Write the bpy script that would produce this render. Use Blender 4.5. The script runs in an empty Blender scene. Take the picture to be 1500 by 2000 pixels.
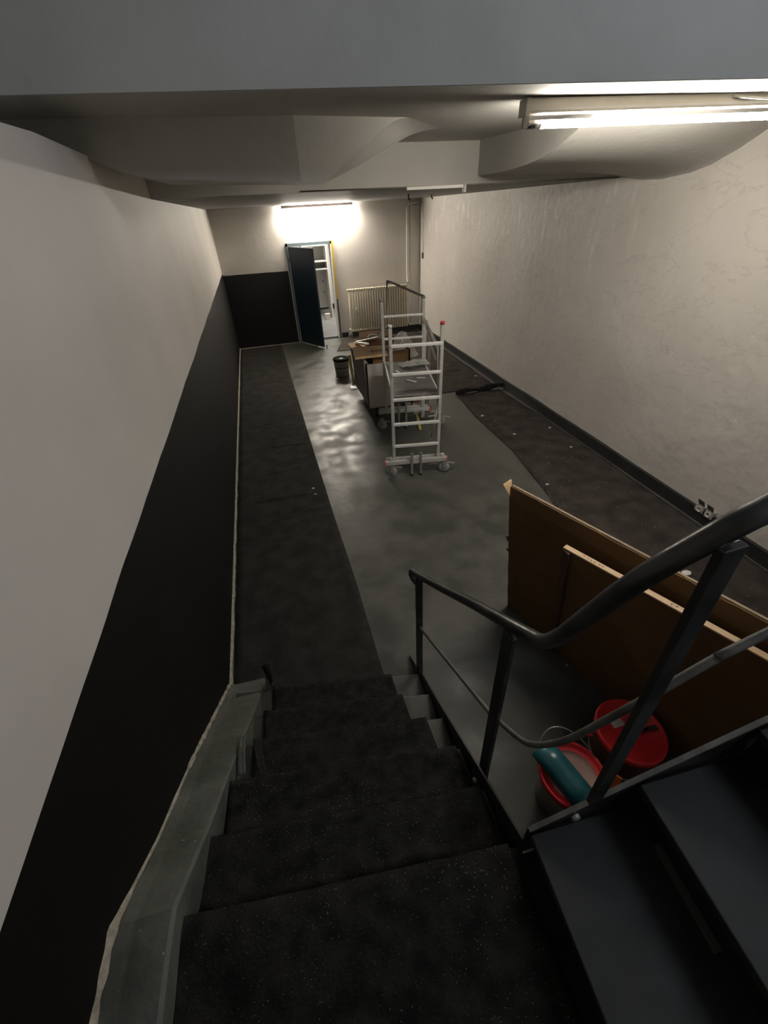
import bpy, bmesh, math, random
from mathutils import Vector, Matrix, noise as mnoise
random.seed(7)
C = bpy.context.scene.collection
S = bpy.context.scene

# ------------------------------------------------------------ camera
cam = bpy.data.cameras.new('camera'); co = bpy.data.objects.new('camera', cam); C.objects.link(co)
r = Vector((.96432689, -.26102275, -.04405421)); u = Vector((.1897303, .56547611, .80264512)); f = Vector((.18459703, .78237069, -.59482774))
M = Matrix(((r.x, u.x, -f.x, 0), (r.y, u.y, -f.y, 0), (r.z, u.z, -f.z, 2.75), (0, 0, 0, 1)))
co.matrix_world = M
cam.sensor_fit = 'HORIZONTAL'; cam.sensor_width = 36; cam.lens = 36 * 819.28 / 1500; cam.clip_start = .02
S.camera = co
S.view_settings.view_transform = 'Standard'; S.view_settings.look = 'None'
S.view_settings.gamma = 1; S.view_settings.use_curve_mapping = False
S.view_settings.exposure = 0.28
# ------------------------------------------------------------ world
w = bpy.data.worlds.new('world'); S.world = w; w.use_nodes = True
w.node_tree.nodes['Background'].inputs[0].default_value = (.55, .62, .75, 1)
w.node_tree.nodes['Background'].inputs[1].default_value = .05
TUBE_NEAR = 130.0     # emission of the tube near the stairs
TUBE_FAR = 680.0      # emission of the tube over the door

def area(name, loc, target, size, sizey, power, col):
    l = bpy.data.lights.new(name, 'AREA'); l.shape = 'RECTANGLE'; l.size = size; l.size_y = sizey; l.energy = power; l.color = col
    o = bpy.data.objects.new(name, l); C.objects.link(o); o.location = loc
    o.rotation_euler = (Vector(target) - Vector(loc)).to_track_quat('-Z', 'Y').to_euler(); return o
# daylight from the window of the floor above, falling down the stairwell
area('stairwell_daylight', (2.7, -1.2, 4.75), (2.5, 2.3, 3.7), 1.3, .8, 40, (.76, .86, 1.0))
# unseen area light added to brighten the room behind the door
area('corridor_fill_light', (2.0, 13.2, 2.75), (2.0, 13.2, 0),   .6, 1.2, 75, (1, .95, .88))

# ------------------------------------------------------------ materials
def nn(t, typ, **k):
    n = t.nodes.new(typ)
    for a, v in k.items(): setattr(n, a, v)
    return n
def mat(name, col, col2=None, rough=.6, metal=0, scale=5, detail=4, bump=0, bscale=None, speck=None, spscale=200, spthr=.1, rough2=None, stretch=None, spec=.5, trans=0, lo=.35, hi=.65, alpha=1):
    m = bpy.data.materials.new(name); m.use_nodes = True; t = m.node_tree; b = t.nodes['Principled BSDF']
    b.inputs['Base Color'].default_value = (*col, 1); b.inputs['Roughness'].default_value = rough
    b.inputs['Metallic'].default_value = metal; b.inputs['Specular IOR Level'].default_value = spec
    if trans: b.inputs['Transmission Weight'].default_value = trans
    if alpha < 1: b.inputs['Alpha'].default_value = alpha
    tc = nn(t, 'ShaderNodeTexCoord'); mp = nn(t, 'ShaderNodeMapping'); t.links.new(tc.outputs['Object'], mp.inputs[0])
    if stretch: mp.inputs['Scale'].default_value = stretch
    out = None
    if col2 or rough2 is not None:
        n = nn(t, 'ShaderNodeTexNoise'); n.inputs['Scale'].default_value = scale; n.inputs['Detail'].default_value = detail
        t.links.new(mp.outputs[0], n.inputs[0])
        mr = nn(t, 'ShaderNodeMapRange'); mr.inputs[1].default_value = lo; mr.inputs[2].default_value = hi; t.links.new(n.outputs[0], mr.inputs[0])
        if col2:
            mx = nn(t, 'ShaderNodeMix', data_type='RGBA'); t.links.new(mr.outputs[0], mx.inputs[0])
            mx.inputs[6].default_value = (*col, 1); mx.inputs[7].default_value = (*col2, 1); out = mx.outputs[2]
        if rough2 is not None:
            m2 = nn(t, 'ShaderNodeMapRange'); t.links.new(mr.outputs[0], m2.inputs[0]); m2.inputs[3].default_value = rough; m2.inputs[4].default_value = rough2
            t.links.new(m2.outputs[0], b.inputs['Roughness'])
    if speck:
        v = nn(t, 'ShaderNodeTexVoronoi'); v.inputs['Scale'].default_value = spscale; t.links.new(mp.outputs[0], v.inputs[0])
        n3 = nn(t, 'ShaderNodeTexNoise'); n3.inputs['Scale'].default_value = 6; n3.inputs['Detail'].default_value = 3; t.links.new(mp.outputs[0], n3.inputs[0])
        ml = nn(t, 'ShaderNodeMath', operation='MULTIPLY'); t.links.new(n3.outputs[0], ml.inputs[0]); ml.inputs[1].default_value = spthr * 2
        lt = nn(t, 'ShaderNodeMath', operation='LESS_THAN'); t.links.new(v.outputs['Distance'], lt.inputs[0]); t.links.new(ml.outputs[0], lt.inputs[1])
        # keep only some cells
        sp = nn(t, 'ShaderNodeSeparateColor'); t.links.new(v.outputs['Color'], sp.inputs[0])
        gt = nn(t, 'ShaderNodeMath', operation='GREATER_THAN'); t.links.new(sp.outputs[0], gt.inputs[0]); gt.inputs[1].default_value = .86
        pr = nn(t, 'ShaderNodeMath', operation='MULTIPLY'); t.links.new(lt.outputs[0], pr.inputs[0]); t.links.new(gt.outputs[0], pr.inputs[1])
        mx = nn(t, 'ShaderNodeMix', data_type='RGBA'); t.links.new(pr.outputs[0], mx.inputs[0])
        if out: t.links.new(out, mx.inputs[6])
        else: mx.inputs[6].default_value = (*col, 1)
        mx.inputs[7].default_value = (*speck, 1); out = mx.outputs[2]
    if out: t.links.new(out, b.inputs['Base Color'])
    if bump:
        n2 = nn(t, 'ShaderNodeTexNoise'); n2.inputs['Scale'].default_value = bscale or scale * 3; n2.inputs['Detail'].default_value = 5
        t.links.new(mp.outputs[0], n2.inputs[0])
        bp = nn(t, 'ShaderNodeBump'); bp.inputs['Strength'].default_value = bump; bp.inputs['Distance'].default_value = .02
        t.links.new(n2.outputs[0], bp.inputs['Height']); t.links.new(bp.outputs[0], b.inputs['Normal'])
    return m
def emis(name, col, st):
    m = bpy.data.materials.new(name); m.use_nodes = True; b = m.node_tree.nodes['Principled BSDF']
    b.inputs['Base Color'].default_value = (.9, .9, .9, 1); b.inputs['Emission Color'].default_value = (*col, 1); b.inputs['Emission Strength'].default_value = st
    return m
def painted_wall(name, white, white2, black, zline, xmax=None, scale=1.5, bump=.1, bscale=25, streaks=0, rough=.65):
    """white wall paint with a black painted dado up to zline (and only to xmax)"""
    m = mat(name, white, white2, rough=rough, scale=scale, bump=bump, bscale=bscale, lo=.3, hi=.7)
    t = m.node_tree; b = t.nodes['Principled BSDF']; src = b.inputs['Base Color'].links[0].from_socket
    tc = nn(t, 'ShaderNodeTexCoord'); sx = nn(t, 'ShaderNodeSeparateXYZ'); t.links.new(tc.outputs['Object'], sx.inputs[0])
    if streaks:
        mp = nn(t, 'ShaderNodeMapping'); mp.inputs['Scale'].default_value = (1, 3.2, .9); t.links.new(tc.outputs['Object'], mp.inputs[0])
        n = nn(t, 'ShaderNodeTexNoise'); n.inputs['Scale'].default_value = 2.3; n.inputs['Detail'].default_value = 6; n.inputs['Roughness'].default_value = .62; t.links.new(mp.outputs[0], n.inputs[0])
        mr = nn(t, 'ShaderNodeMapRange'); t.links.new(n.outputs[0], mr.inputs[0]); mr.inputs[1].default_value = .56; mr.inputs[2].default_value = .68; mr.inputs[4].default_value = streaks
        zr = nn(t, 'ShaderNodeMapRange'); t.links.new(sx.outputs[2], zr.inputs[0]); zr.inputs[1].default_value = 1.2; zr.inputs[2].default_value = 2.3
        yr = nn(t, 'ShaderNodeMapRange'); t.links.new(sx.outputs[1], yr.inputs[0]); yr.inputs[1].default_value = 3.5; yr.inputs[2].default_value = 5
        mu = nn(t, 'ShaderNodeMath', operation='MULTIPLY'); t.links.new(mr.outputs[0], mu.inputs[0]); t.links.new(zr.outputs[0], mu.inputs[1])
        mu2 = nn(t, 'ShaderNodeMath', operation='MULTIPLY'); t.links.new(mu.outputs[0], mu2.inputs[0]); t.links.new(yr.outputs[0], mu2.inputs[1])
        mx = nn(t, 'ShaderNodeMix', data_type='RGBA'); t.links.new(mu2.outputs[0], mx.inputs[0]); t.links.new(src, mx.inputs[6]); mx.inputs[7].default_value = (.78, .77, .74, 1)
        src = mx.outputs[2]
        # fine dark hairline stains, horizontal-ish
        mp2 = nn(t, 'ShaderNodeMapping'); mp2.inputs['Scale'].default_value = (1, .8, 2.4); t.links.new(tc.outputs['Object'], mp2.inputs[0])
        n2 = nn(t, 'ShaderNodeTexNoise'); n2.inputs['Scale'].default_value = 1.6; n2.inputs['Detail'].default_value = 8; n2.inputs['Roughness'].default_value = .6; t.links.new(mp2.outputs[0], n2.inputs[0])
        sb = nn(t, 'ShaderNodeMath', operation='SUBTRACT'); t.links.new(n2.outputs[0], sb.inputs[0]); sb.inputs[1].default_value = .5
        ab = nn(t, 'ShaderNodeMath', operation='ABSOLUTE'); t.links.new(sb.outputs[0], ab.inputs[0])
        mr2 = nn(t, 'ShaderNodeMapRange'); t.links.new(ab.outputs[0], mr2.inputs[0]); mr2.inputs[1].default_value = .0; mr2.inputs[2].default_value = .012; mr2.inputs[3].default_value = .22; mr2.inputs[4].default_value = 0
        mx = nn(t, 'ShaderNodeMix', data_type='RGBA'); t.links.new(mr2.outputs[0], mx.inputs[0]); t.links.new(src, mx.inputs[6]); mx.inputs[7].default_value = (.2, .18, .16, 1)
        src = mx.outputs[2]
    if zline:
        n = nn(t, 'ShaderNodeTexNoise'); n.inputs['Scale'].default_value = 1.2; n.inputs['Detail'].default_value = 2; t.links.new(tc.outputs['Object'], n.inputs[0])
        ad = nn(t, 'ShaderNodeMath', operation='MULTIPLY_ADD'); t.links.new(n.outputs[0], ad.inputs[0]); ad.inputs[1].default_value = .03; t.links.new(sx.outputs[2], ad.inputs[2])
        lt = nn(t, 'ShaderNodeMath', operation='LESS_THAN'); t.links.new(ad.outputs[0], lt.inputs[0]); lt.inputs[1].default_value = zline + .015
        fac = lt.outputs[0]
        if xmax is not None:
            l2 = nn(t, 'ShaderNodeMath', operation='LESS_THAN'); t.links.new(sx.outputs[0], l2.inputs[0]); l2.inputs[1].default_value = xmax
            mm = nn(t, 'ShaderNodeMath', operation='MULTIPLY'); t.links.new(fac, mm.inputs[0]); t.links.new(l2.outputs[0], mm.inputs[1]); fac = mm.outputs[0]
        mx = nn(t, 'ShaderNodeMix', data_type='RGBA'); t.links.new(fac, mx.inputs[0]); t.links.new(src, mx.inputs[6]); mx.inputs[7].default_value = (*black, 1)
        src = mx.outputs[2]
        rr = nn(t, 'ShaderNodeMapRange'); t.links.new(fac, rr.inputs[0]); rr.inputs[3].default_value = rough; rr.inputs[4].default_value = .72
        t.links.new(rr.outputs[0], b.inputs['Roughness'])
    t.links.new(src, b.inputs['Base Color'])
    return m

W1, W2 = (.60, .565, .52), (.66, .62, .575)
m_wall_left = painted_wall('white_wall_with_black_dado', W1, W2, (.0045, .0038, .0033), 1.61, bump=.05, bscale=40)
m_wall_left.node_tree.nodes['Principled BSDF'].inputs['Specular IOR Level'].default_value = .2
m_wall_back = painted_wall('white_back_wall_with_black_dado', W1, W2, (.004, .0036, .0035), 1.57, xmax=.70, bump=.12, bscale=12)
m_wall_right = painted_wall('rough_white_concrete_wall', (.53, .495, .455), (.60, .565, .52), (.02, .02, .02), 0, scale=.9, bump=.55, bscale=9, streaks=.5)
m_ceiling = mat('grey_white_ceiling_paint', (.44, .425, .39), (.49, .475, .44), rough=.8, scale=2, bump=.12, bscale=20)
m_ceiling_gloss = mat('bare_grey_back_ceiling', (.16, .155, .145), (.22, .21, .195), rough=.6, scale=2, bump=.1, bscale=15)
m_floor = mat('worn_grey_floor_paint', (.060, .061, .053), (.10, .098, .085), rough=.34, rough2=.62, scale=3.6, detail=12, bump=.11, bscale=14, spec=.36, lo=.38, hi=.68)
m_felt = mat('black_felt', (.007, .0068, .0062), (.020, .019, .0165), rough=.95, scale=16, detail=10, bump=.35, bscale=90, speck=(.22, .21, .185), spscale=170, spthr=.2, spec=.15)
m_felt2 = mat('dusty_black_felt', (.026, .022, .019), (.055, .046, .040), rough=.95, scale=5, detail=7, bump=.5, bscale=90, speck=(.2, .18, .16), spscale=110, spthr=.1, spec=.15)
m_felt3 = mat('dark_grey_felt', (.020, .019, .017), (.036, .033, .030), rough=.95, scale=6, detail=6, bump=.45, bscale=90, speck=(.15, .14, .12), spscale=150, spthr=.12, spec=.15)
m_step = mat('dark_grey_step_paint', (.034, .033, .028), (.056, .054, .046), rough=.5, scale=9, detail=6, bump=.1)
m_cheek = mat('grey_green_painted_concrete', (.05, .055, .044), (.11, .115, .10), rough=.6, scale=4, detail=8, bump=.25, bscale=25, speck=(.35, .34, .3), spscale=40, spthr=.12)
m_plaster = mat('bare_plaster', (.30, .26, .20), (.48, .43, .35), rough=.9, scale=30, bump=.6, bscale=60)
m_blackmetal = mat('black_painted_steel', (.012, .012, .012), (.022, .022, .021), rough=.42, scale=12, bump=.05)
m_blackstep = mat('black_painted_step', (.008, .0085, .008), (.016, .017, .015), rough=.55, rough2=.75, scale=5, detail=6, bump=.08)
m_blackriser = mat('matt_black_riser', (.010, .010, .0095), (.016, .016, .015), rough=.85, scale=6, spec=.15)
m_rail = mat('worn_dark_handrail_paint', (.020, .020, .020), (.05, .049, .047), rough=.3, rough2=.5, scale=7, bump=.06, lo=.45, hi=.75)
m_raillight = mat('worn_grey_rail_paint', (.07, .066, .06), (.12, .115, .105), rough=.4, rough2=.6, scale=20, bump=.1)
m_base = mat('black_baseboard_paint', (.012, .013, .013), (.02, .021, .021), rough=.55, scale=6)
m_lightalu = mat('bright_rung_aluminium', (.80, .77, .72), (.88, .85, .80), rough=.4, metal=.25, scale=20)
m_alu = mat('brushed_aluminium', (.56, .54, .50), (.66, .64, .60), rough=.42, metal=.4, scale=20)
m_galv = mat('dull_galvanised_steel', (.32, .30, .27), (.42, .40, .37), rough=.5, metal=.6, scale=15)
m_tubebrown = mat('tarnished_guard_tube', (.20, .18, .155), (.27, .245, .21), rough=.45, metal=.5, scale=12)
m_red = mat('red_plastic_cap', (.55, .03, .04), rough=.45)
m_wheel = mat('grey_rubber_wheel', (.28, .27, .25), (.36, .35, .33), rough=.6, scale=20)
m_deck = mat('dark_ribbed_deck', (.045, .043, .038), (.08, .076, .068), rough=.6, scale=6, detail=6, bump=.2, bscale=40)
m_card = mat('brown_cardboard', (.155, .083, .030), (.185, .10, .038), rough=.85, scale=3, stretch=(1, 1, 6), bump=.06, bscale=40)
m_card2 = mat('tan_cardboard', (.27, .17, .10), (.33, .21, .125), rough=.85, scale=4, bump=.06, bscale=40)
m_cardedge = mat('light_cardboard_edge', (.62, .40, .19), (.7, .47, .25), rough=.85, scale=20)
m_wood = mat('pale_raw_wood', (.80, .54, .31), (.88, .62, .38), rough=.7, scale=9, stretch=(8, 1, 8))
m_ink = mat('dark_ink', (.05, .03, .02), rough=.7)
m_white = mat('white_paint', (.62, .60, .56), (.68, .66, .62), rough=.5, scale=6)
m_cream = mat('cream_enamel', (.52, .46, .35), (.58, .52, .41), rough=.35, scale=6)
m_door = mat('dark_blue_door_paint', (.014, .030, .050), (.020, .038, .060), rough=.38, scale=3, bump=.03)
m_frame = mat('blue_grey_frame_paint', (.12, .16, .17), rough=.45)
m_yellow = mat('yellow_paint', (.62, .42, .05), rough=.5)
m_yellow2 = mat('pale_yellow_strip', (.60, .48, .14), rough=.5)
m_bucketred = mat('red_bucket_plastic', (.80, .030, .036), (.86, .04, .045), rough=.35, scale=8)
m_bucketclear = mat('cloudy_plastic', (.32, .30, .28), (.38, .36, .33), rough=.4, scale=8)
m_brownlabel = mat('brown_bucket_wall', (.085, .045, .03), (.13, .075, .05), rough=.35, scale=10)
m_teal = mat('teal_plastic', (.018, .105, .125), (.025, .13, .15), rough=.28, scale=5)
m_greybox = mat('grey_panel', (.55, .52, .48), (.60, .57, .53), rough=.45, scale=3)
m_brownpanel = mat('grey_brown_board', (.17, .135, .12), (.21, .17, .15), rough=.7, scale=4, stretch=(1, 1, 8))
m_black = mat('matt_black_plastic', (.012, .012, .012), rough=.5)
m_greyplastic = mat('dark_grey_plastic', (.06, .06, .058), rough=.5)
m_film = mat('clear_plastic_film', (.75, .72, .66), rough=.25, trans=.55, bump=.4, bscale=30)
m_glass = mat('clear_glass', (.85, .85, .82), rough=.08, trans=.85)
m_paper = mat('white_paper', (.62, .60, .55), rough=.7)
m_tubeglass_near = emis('lit_tube_near', (1, .93, .81), TUBE_NEAR)
m_tubeglass_far = emis('lit_tube_far', (1, .92, .79), TUBE_FAR)
m_fixture = mat('cream_lamp_body', (.60, .55, .47), (.64, .59, .51), rough=.45, scale=5)
m_socket = mat('light_grey_socket', (.40, .385, .36), rough=.5)
m_olive = mat('olive_grey_lid', (.12, .115, .09), rough=.5)
m_chrome = mat('chrome', (.7, .68, .65), rough=.2, metal=1)
m_orange = mat('orange_plastic', (.65, .16, .04), rough=.5)
m_room = mat('grey_white_corridor_paint', (.55, .54, .51), rough=.6)
m_roomfloor = mat('grey_corridor_floor', (.20, .20, .195), (.25, .25, .24), rough=.4, scale=3)

# ------------------------------------------------------------ mesh helpers
class MB:
    def __init__(s): s.v = []; s.f = []; s.sm = []
    def add(s, vs, fs, smooth=False):
        n = len(s.v); s.v += [tuple(p) for p in vs]
        for q in fs: s.f.append([i + n for i in q]); s.sm.append(smooth)
        return s
    def hexa(s, p):   # p: 8 points, bottom 4 ccw then top 4
        return s.add(p, [(0, 3, 2, 1), (4, 5, 6, 7), (0, 1, 5, 4), (1, 2, 6, 5), (2, 3, 7, 6), (3, 0, 4, 7)])
    def box(s, a, b):
        x0, y0, z0 = a; x1, y1, z1 = b
        return s.hexa([(x0, y0, z0), (x1, y0, z0), (x1, y1, z0), (x0, y1, z0), (x0, y0, z1), (x1, y0, z1), (x1, y1, z1), (x0, y1, z1)])
    def prism(s, poly, vec):   # planar polygon extruded by vec
        vec = Vector(vec); n = len(poly); A = [Vector(p) for p in poly]; B = [p + vec for p in A]
        return s.add(A + B, [tuple(range(n))[::-1], tuple(range(n, 2 * n))] + [(i, (i + 1) % n, n + (i + 1) % n, n + i) for i in range(n)])
    def bar(s, p, q, wd, ht, up=(0, 0, 1)):
        p = Vector(p); q = Vector(q); d = (q - p).normalized(); up = Vector(up)
        a = d.cross(up)
        if a.length < 1e-4: a = d.cross(Vector((1, 0, 0)))
        a.normalize(); b = a.cross(d).normalized(); a *= wd / 2; b *= ht / 2
        return s.hexa([p - a - b, p + a - b, p + a + b, p - a + b, q - a - b, q + a - b, q + a + b, q - a + b])
    def tube(s, pts, rad, n=12, cap=True, flat=None):
        pts = [Vector(p) for p in pts]; rs = rad if isinstance(rad, (list, tuple)) else [rad] * len(pts)
        d0 = (pts[1] - pts[0]).normalized(); ref = Vector((0, 0, 1)) if abs(d0.z) < .9 else Vector((1, 0, 0))
        a = d0.cross(ref).normalized(); vs = []
        for i, p in enumerate(pts):
            d = (pts[min(i + 1, len(pts) - 1)] - pts[max(i - 1, 0)]).normalized()
            a = (a - d * a.dot(d)).normalized(); b = d.cross(a)
            for k in range(n):
                t = 2 * math.pi * k / n; vs.append(p + (a * math.cos(t) + b * math.sin(t)) * rs[i])
        fs = [(i * n + k, i * n + (k + 1) % n, (i + 1) * n + (k + 1) % n, (i + 1) * n + k) for i in range(len(pts) - 1) for k in range(n)]
        s.add(vs, fs, True)
        if cap:
            m = len(s.v) - len(vs)
            s.f.append([m + k for k in range(n)][::-1]); s.sm.append(False)
            s.f.append([m + (len(pts) - 1) * n + k for k in range(n)]); s.sm.append(False)
        return s
    def lathe(s, prof, c, axis=(0, 0, 1), n=32):
        c = Vector(c); ax = Vector(axis).normalized(); a = ax.cross(Vector((0, 1, 0)) if abs(ax.y) < .9 else Vector((1, 0, 0))).normalized(); b = ax.cross(a)
        vs = [c + ax * z + (a * math.cos(2 * math.pi * k / n) + b * math.sin(2 * math.pi * k / n)) * rr for rr, z in prof for k in range(n)]
        fs = [(i * n + k, i * n + (k + 1) % n, (i + 1) * n + (k + 1) % n, (i + 1) * n + k) for i in range(len(prof) - 1) for k in range(n)]
        return s.add(vs, fs, True)
    def grid(s, rows, smooth=True):
        n = len(rows[0]); vs = [p for rw in rows for p in rw]
        return s.add(vs, [(i * n + k, i * n + k + 1, (i + 1) * n + k + 1, (i + 1) * n + k) for i in range(len(rows) - 1) for k in range(n - 1)], smooth)
    def build(s, name, m, parent=None, bevel=0, solid=0, auto=False):
        me = bpy.data.meshes.new(name); me.from_pydata([tuple(p) for p in s.v], [], s.f); me.materials.append(m)
        for p, q in zip(me.polygons, s.sm): p.use_smooth = q
        bm = bmesh.new(); bm.from_mesh(me); bmesh.ops.recalc_face_normals(bm, faces=bm.faces); bm.to_mesh(me); bm.free()
        o = bpy.data.objects.new(name, me); C.objects.link(o)
        if parent:
            o.parent = parent
            o.matrix_parent_inverse = parent.matrix_world.inverted() if False else Matrix.Translation(-Vector(PIV.get(parent.name, (0, 0, 0))))
        if solid:
            sm = o.modifiers.new('thickness', 'SOLIDIFY'); sm.thickness = solid; sm.offset = 1
        if bevel:
            bv = o.modifiers.new('bevel', 'BEVEL'); bv.width = bevel; bv.segments = 2; bv.limit_method = 'ANGLE'
        return o
PIV = {}
def tag(o, label, cat, group=None):
    o['label'] = label; o['category'] = cat
    if group: o['group'] = group
    return o
def thing(name, label, cat, loc, group=None):
    o = bpy.data.objects.new(name, None); C.objects.link(o); o.location = loc; PIV[o.name] = tuple(loc); o.empty_display_size = .1
    return tag(o, label, cat, group)
def struct(o): o['kind'] = 'structure'; return o
def smoothpath(pts, k=6):
    P = [Vector(p) for p in pts]; out = []
    for i in range(len(P) - 1):
        a, b, c, d = P[max(i - 1, 0)], P[i], P[i + 1], P[min(i + 2, len(P) - 1)]
        for j in range(k):
            t = j / k; out.append(.5 * ((2 * b) + (c - a) * t + (2 * a - 5 * b + 4 * c - d) * t * t + (3 * b - a - 3 * c + d) * t ** 3))
    out.append(P[-1]); return out
def nz(x, y, z=0, s=1): return mnoise.noise(Vector((x * s, y * s, z * s)))
def interp(x, xs, ys):
    if x <= xs[0]: return ys[0]
    for i in range(len(xs) - 1):
        if x <= xs[i + 1]: return ys[i] + (ys[i + 1] - ys[i]) * (x - xs[i]) / (xs[i + 1] - xs[i])
    return ys[-1]

# ============================================================ THE ROOM
XL, XR, YB, YF = -.745, 3.87, 11.17, -1.9
ZT = 5.6; XW = XL - .35
struct(MB().box((XL - .3, YF - .2, -.2), (XR + .3, YB, 0)).build('floor', m_floor))
struct(MB().prism([(XL, YF - .2, 0), (XL, YB + .2, 0), (XL, YB + .2, 3.3), (XL, 3.25, 3.3), (XL, 3.24, 3.01), (XL, 2.5, 3.03), (XL, YF - .2, 2.93)], (-.4, 0, 0)).box((XL - .55, YF - .2, 2.9), (XL - .35, YB + .2, ZT)).build('wall_left', m_wall_left))
# right wall: gently uneven surface
rows = []
for i in range(90):
    y = YF + (YB - YF) * i / 89; row = []
    for k in range(40):
        z = ZT * k / 39; row.append((XR + .012 * nz(0, y, z, 1.3) + .006 * nz(3, y, z, 4) - .02 * max(0, 1 - abs(y - 6.3) / .8), y, z))
    rows.append(row)
wr = MB().grid(rows)
wr.box((XR + .05, YF, 0), (XR + .3, YB + .2, ZT))
struct(wr.build('wall_right', m_wall_right))
# back wall with the door opening X .76..1.72, z 0..2.05
bw = MB()
bw.box((XL, YB, 0), (.745, YB + .22, 3.0)).box((1.735, YB, 0), (XR + .1, YB + .22, 3.0)).box((.745, YB, 2.06), (1.735, YB + .22, 3.0))
struct(bw.build('wall_back', m_wall_back))
struct(MB().box((XL - .55, YF - .2, 0), (XR + .3, YF, ZT)).build('wall_front', m_ceiling))
# low back ceiling (front edge Y 4.8)
cb = MB()
cb.hexa([(XL, 4.8, 2.85), (XR + .05, 4.82, 2.835), (XR + .05, YB, 2.77), (XL, YB, 2.765), (XL, 4.8, 2.86), (XR + .05, 4.82, 2.845), (XR + .05, YB, 2.78), (XL, YB, 2.775)])
struct(cb.build('ceiling_back', m_ceiling_gloss))
struct(MB().hexa([(XW, 4.79, 2.85), (XR + .05, 4.80, 2.835), (XR + .05, 5.1, 2.86), (XW, 5.1, 2.87), (XW, 4.79, 3.3), (XR + .05, 4.8, 3.3), (XR + .05, 5.1, 3.3), (XW, 5.1, 3.3)]).build('trim_1', m_ceiling))
# main ceiling of the middle bay, its near edge is the rim of the stairwell
def rimY(x): return 2.55 - .088 * (x + .0)

struct(MB().hexa([(XW, rimY(XW) , 3.15), (XR + .05, rimY(XR), 3.15), (XR + .05, 5, 3.17), (XW, 5, 3.17), (XW, rimY(XW), 3.4), (XR + .05, rimY(XR), 3.4), (XR + .05, 5, 3.4), (XW, 5, 3.4)]).build('ceiling', m_ceiling))
struct(MB().hexa([(XW, rimY(XW) - .004, 3.152), (XR + .05, rimY(XR) - .004, 3.152), (XR + .05, rimY(XR) + .2, 3.152), (XW, rimY(XW) + .2, 3.152),
                  (XW, rimY(XW) - .004, ZT), (XR + .05, rimY(XR) - .004, ZT), (XR + .05, rimY(XR) + .2, ZT), (XW, rimY(XW) + .2, ZT)]).build('wall_stairwell', m_ceiling))
struct(MB().box((XL - .55, YF - .2, ZT), (XR + .3, 3, ZT + .1)).build('ceiling_stairwell', m_ceiling))
# dropped beam on the left with its curved haunch rising to the right
hb = MB()
front = [(XW, 3.2, 3.0), (XL, 3.2, 3.0), (-.62, 3.2, 2.945), (-.45, 3.2, 2.905), (.36, 3.2, 2.865), (.50, 3.2, 2.855), (.66, 3.2, 2.955), (.82, 3.2, 3.055), (.95, 3.2, 3.125), (1.12, 3.2, 3.15), (1.5, 3.2, 3.16)]
back = [(XW, 3.9, 3.0), (XL, 3.9, 3.0), (-.62, 3.9, 2.945), (-.45, 3.9, 2.905), (.46, 3.9, 2.87), (.60, 3.9, 2.87), (.87, 3.9, 2.968), (1.10, 3.9, 3.062), (1.30, 3.9, 3.135), (1.5, 3.9, 3.16), (1.85, 3.9, 3.17)]
top = [(p[0], p[1], 3.2) for p in front]; topb = [(p[0], p[1], 3.2) for p in back]
def dens(L, k=6):
    return L[:5] + smoothpath(L[5:], k)
front = [(x, y, z) if x < .45 else (x * (1 + .07 * (x - .36)), y * (1 + .07 * (x - .36)), min(3.16, 2.75 + (z - 2.75) * (1 + .07 * (x - .36)))) for x, y, z in front]
F2, B2 = dens(front), dens(back)
hb.grid([[(p[0], p[1], 3.2) for p in F2], F2], False); hb.grid([F2, [tuple((a + b) / 2 for a, b in zip(p, q)) for p, q in zip(F2, B2)], B2], True); hb.grid([B2, [(p[0], p[1], 3.2) for p in B2]], False)
struct(hb.build('trim_2', m_ceiling))
# haunched edge beam along the right wall
ebs = [(4.8, 2.25, 2.908, 2.845), (4.5, 2.25, 2.910, 2.80), (4.2, 2.25, 2.915, 2.79), (3.9, 2.25, 2.935, 2.82), (3.7, 2.25, 2.96, 2.87), (3.5, 2.25, 3.01, 2.95), (3.35, 2.25, 3.06, 3.03), (3.22, 2.25, 3.11, 3.10), (3.1, 2.25, 3.16, 3.16)]
eb = MB()
eb.grid([[(x, y, 3.2), (x, y, z)] for y, x, z, zw in ebs], False)
eb.grid([[(x + (XR + .012 - x) * math.sin(t), y, zw + (z - zw) * math.cos(t)) for t in [k * math.pi / 20 for k in range(11)]] for y, x, z, zw in ebs], True)
struct(eb.build('trim_3', m_ceiling))
# black painted baseboards
struct(MB().hexa([(XR - .02, -1.5, 0), (XR + .03, -1.5, 0), (XR + .03, 6.3, 0), (XR - .055, 6.3, 0), (XR - .02, -1.5, .13), (XR + .03, -1.5, .13), (XR + .03, 6.3, .14), (XR - .055, 6.3, .14)])
       .hexa([(XR - .055, 6.3, 0), (XR + .03, 6.3, 0), (XR + .03, YB, 0), (XR - .015, YB, 0), (XR - .055, 6.3, .14), (XR + .03, 6.3, .14), (XR + .03, YB, .12), (XR - .015, YB, .12)]).build('baseboard_right', m_base))
struct(MB().box((1.80, YB - .018, 0), (XR, YB + .02, .12)).build('baseboard_back', m_base))
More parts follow.
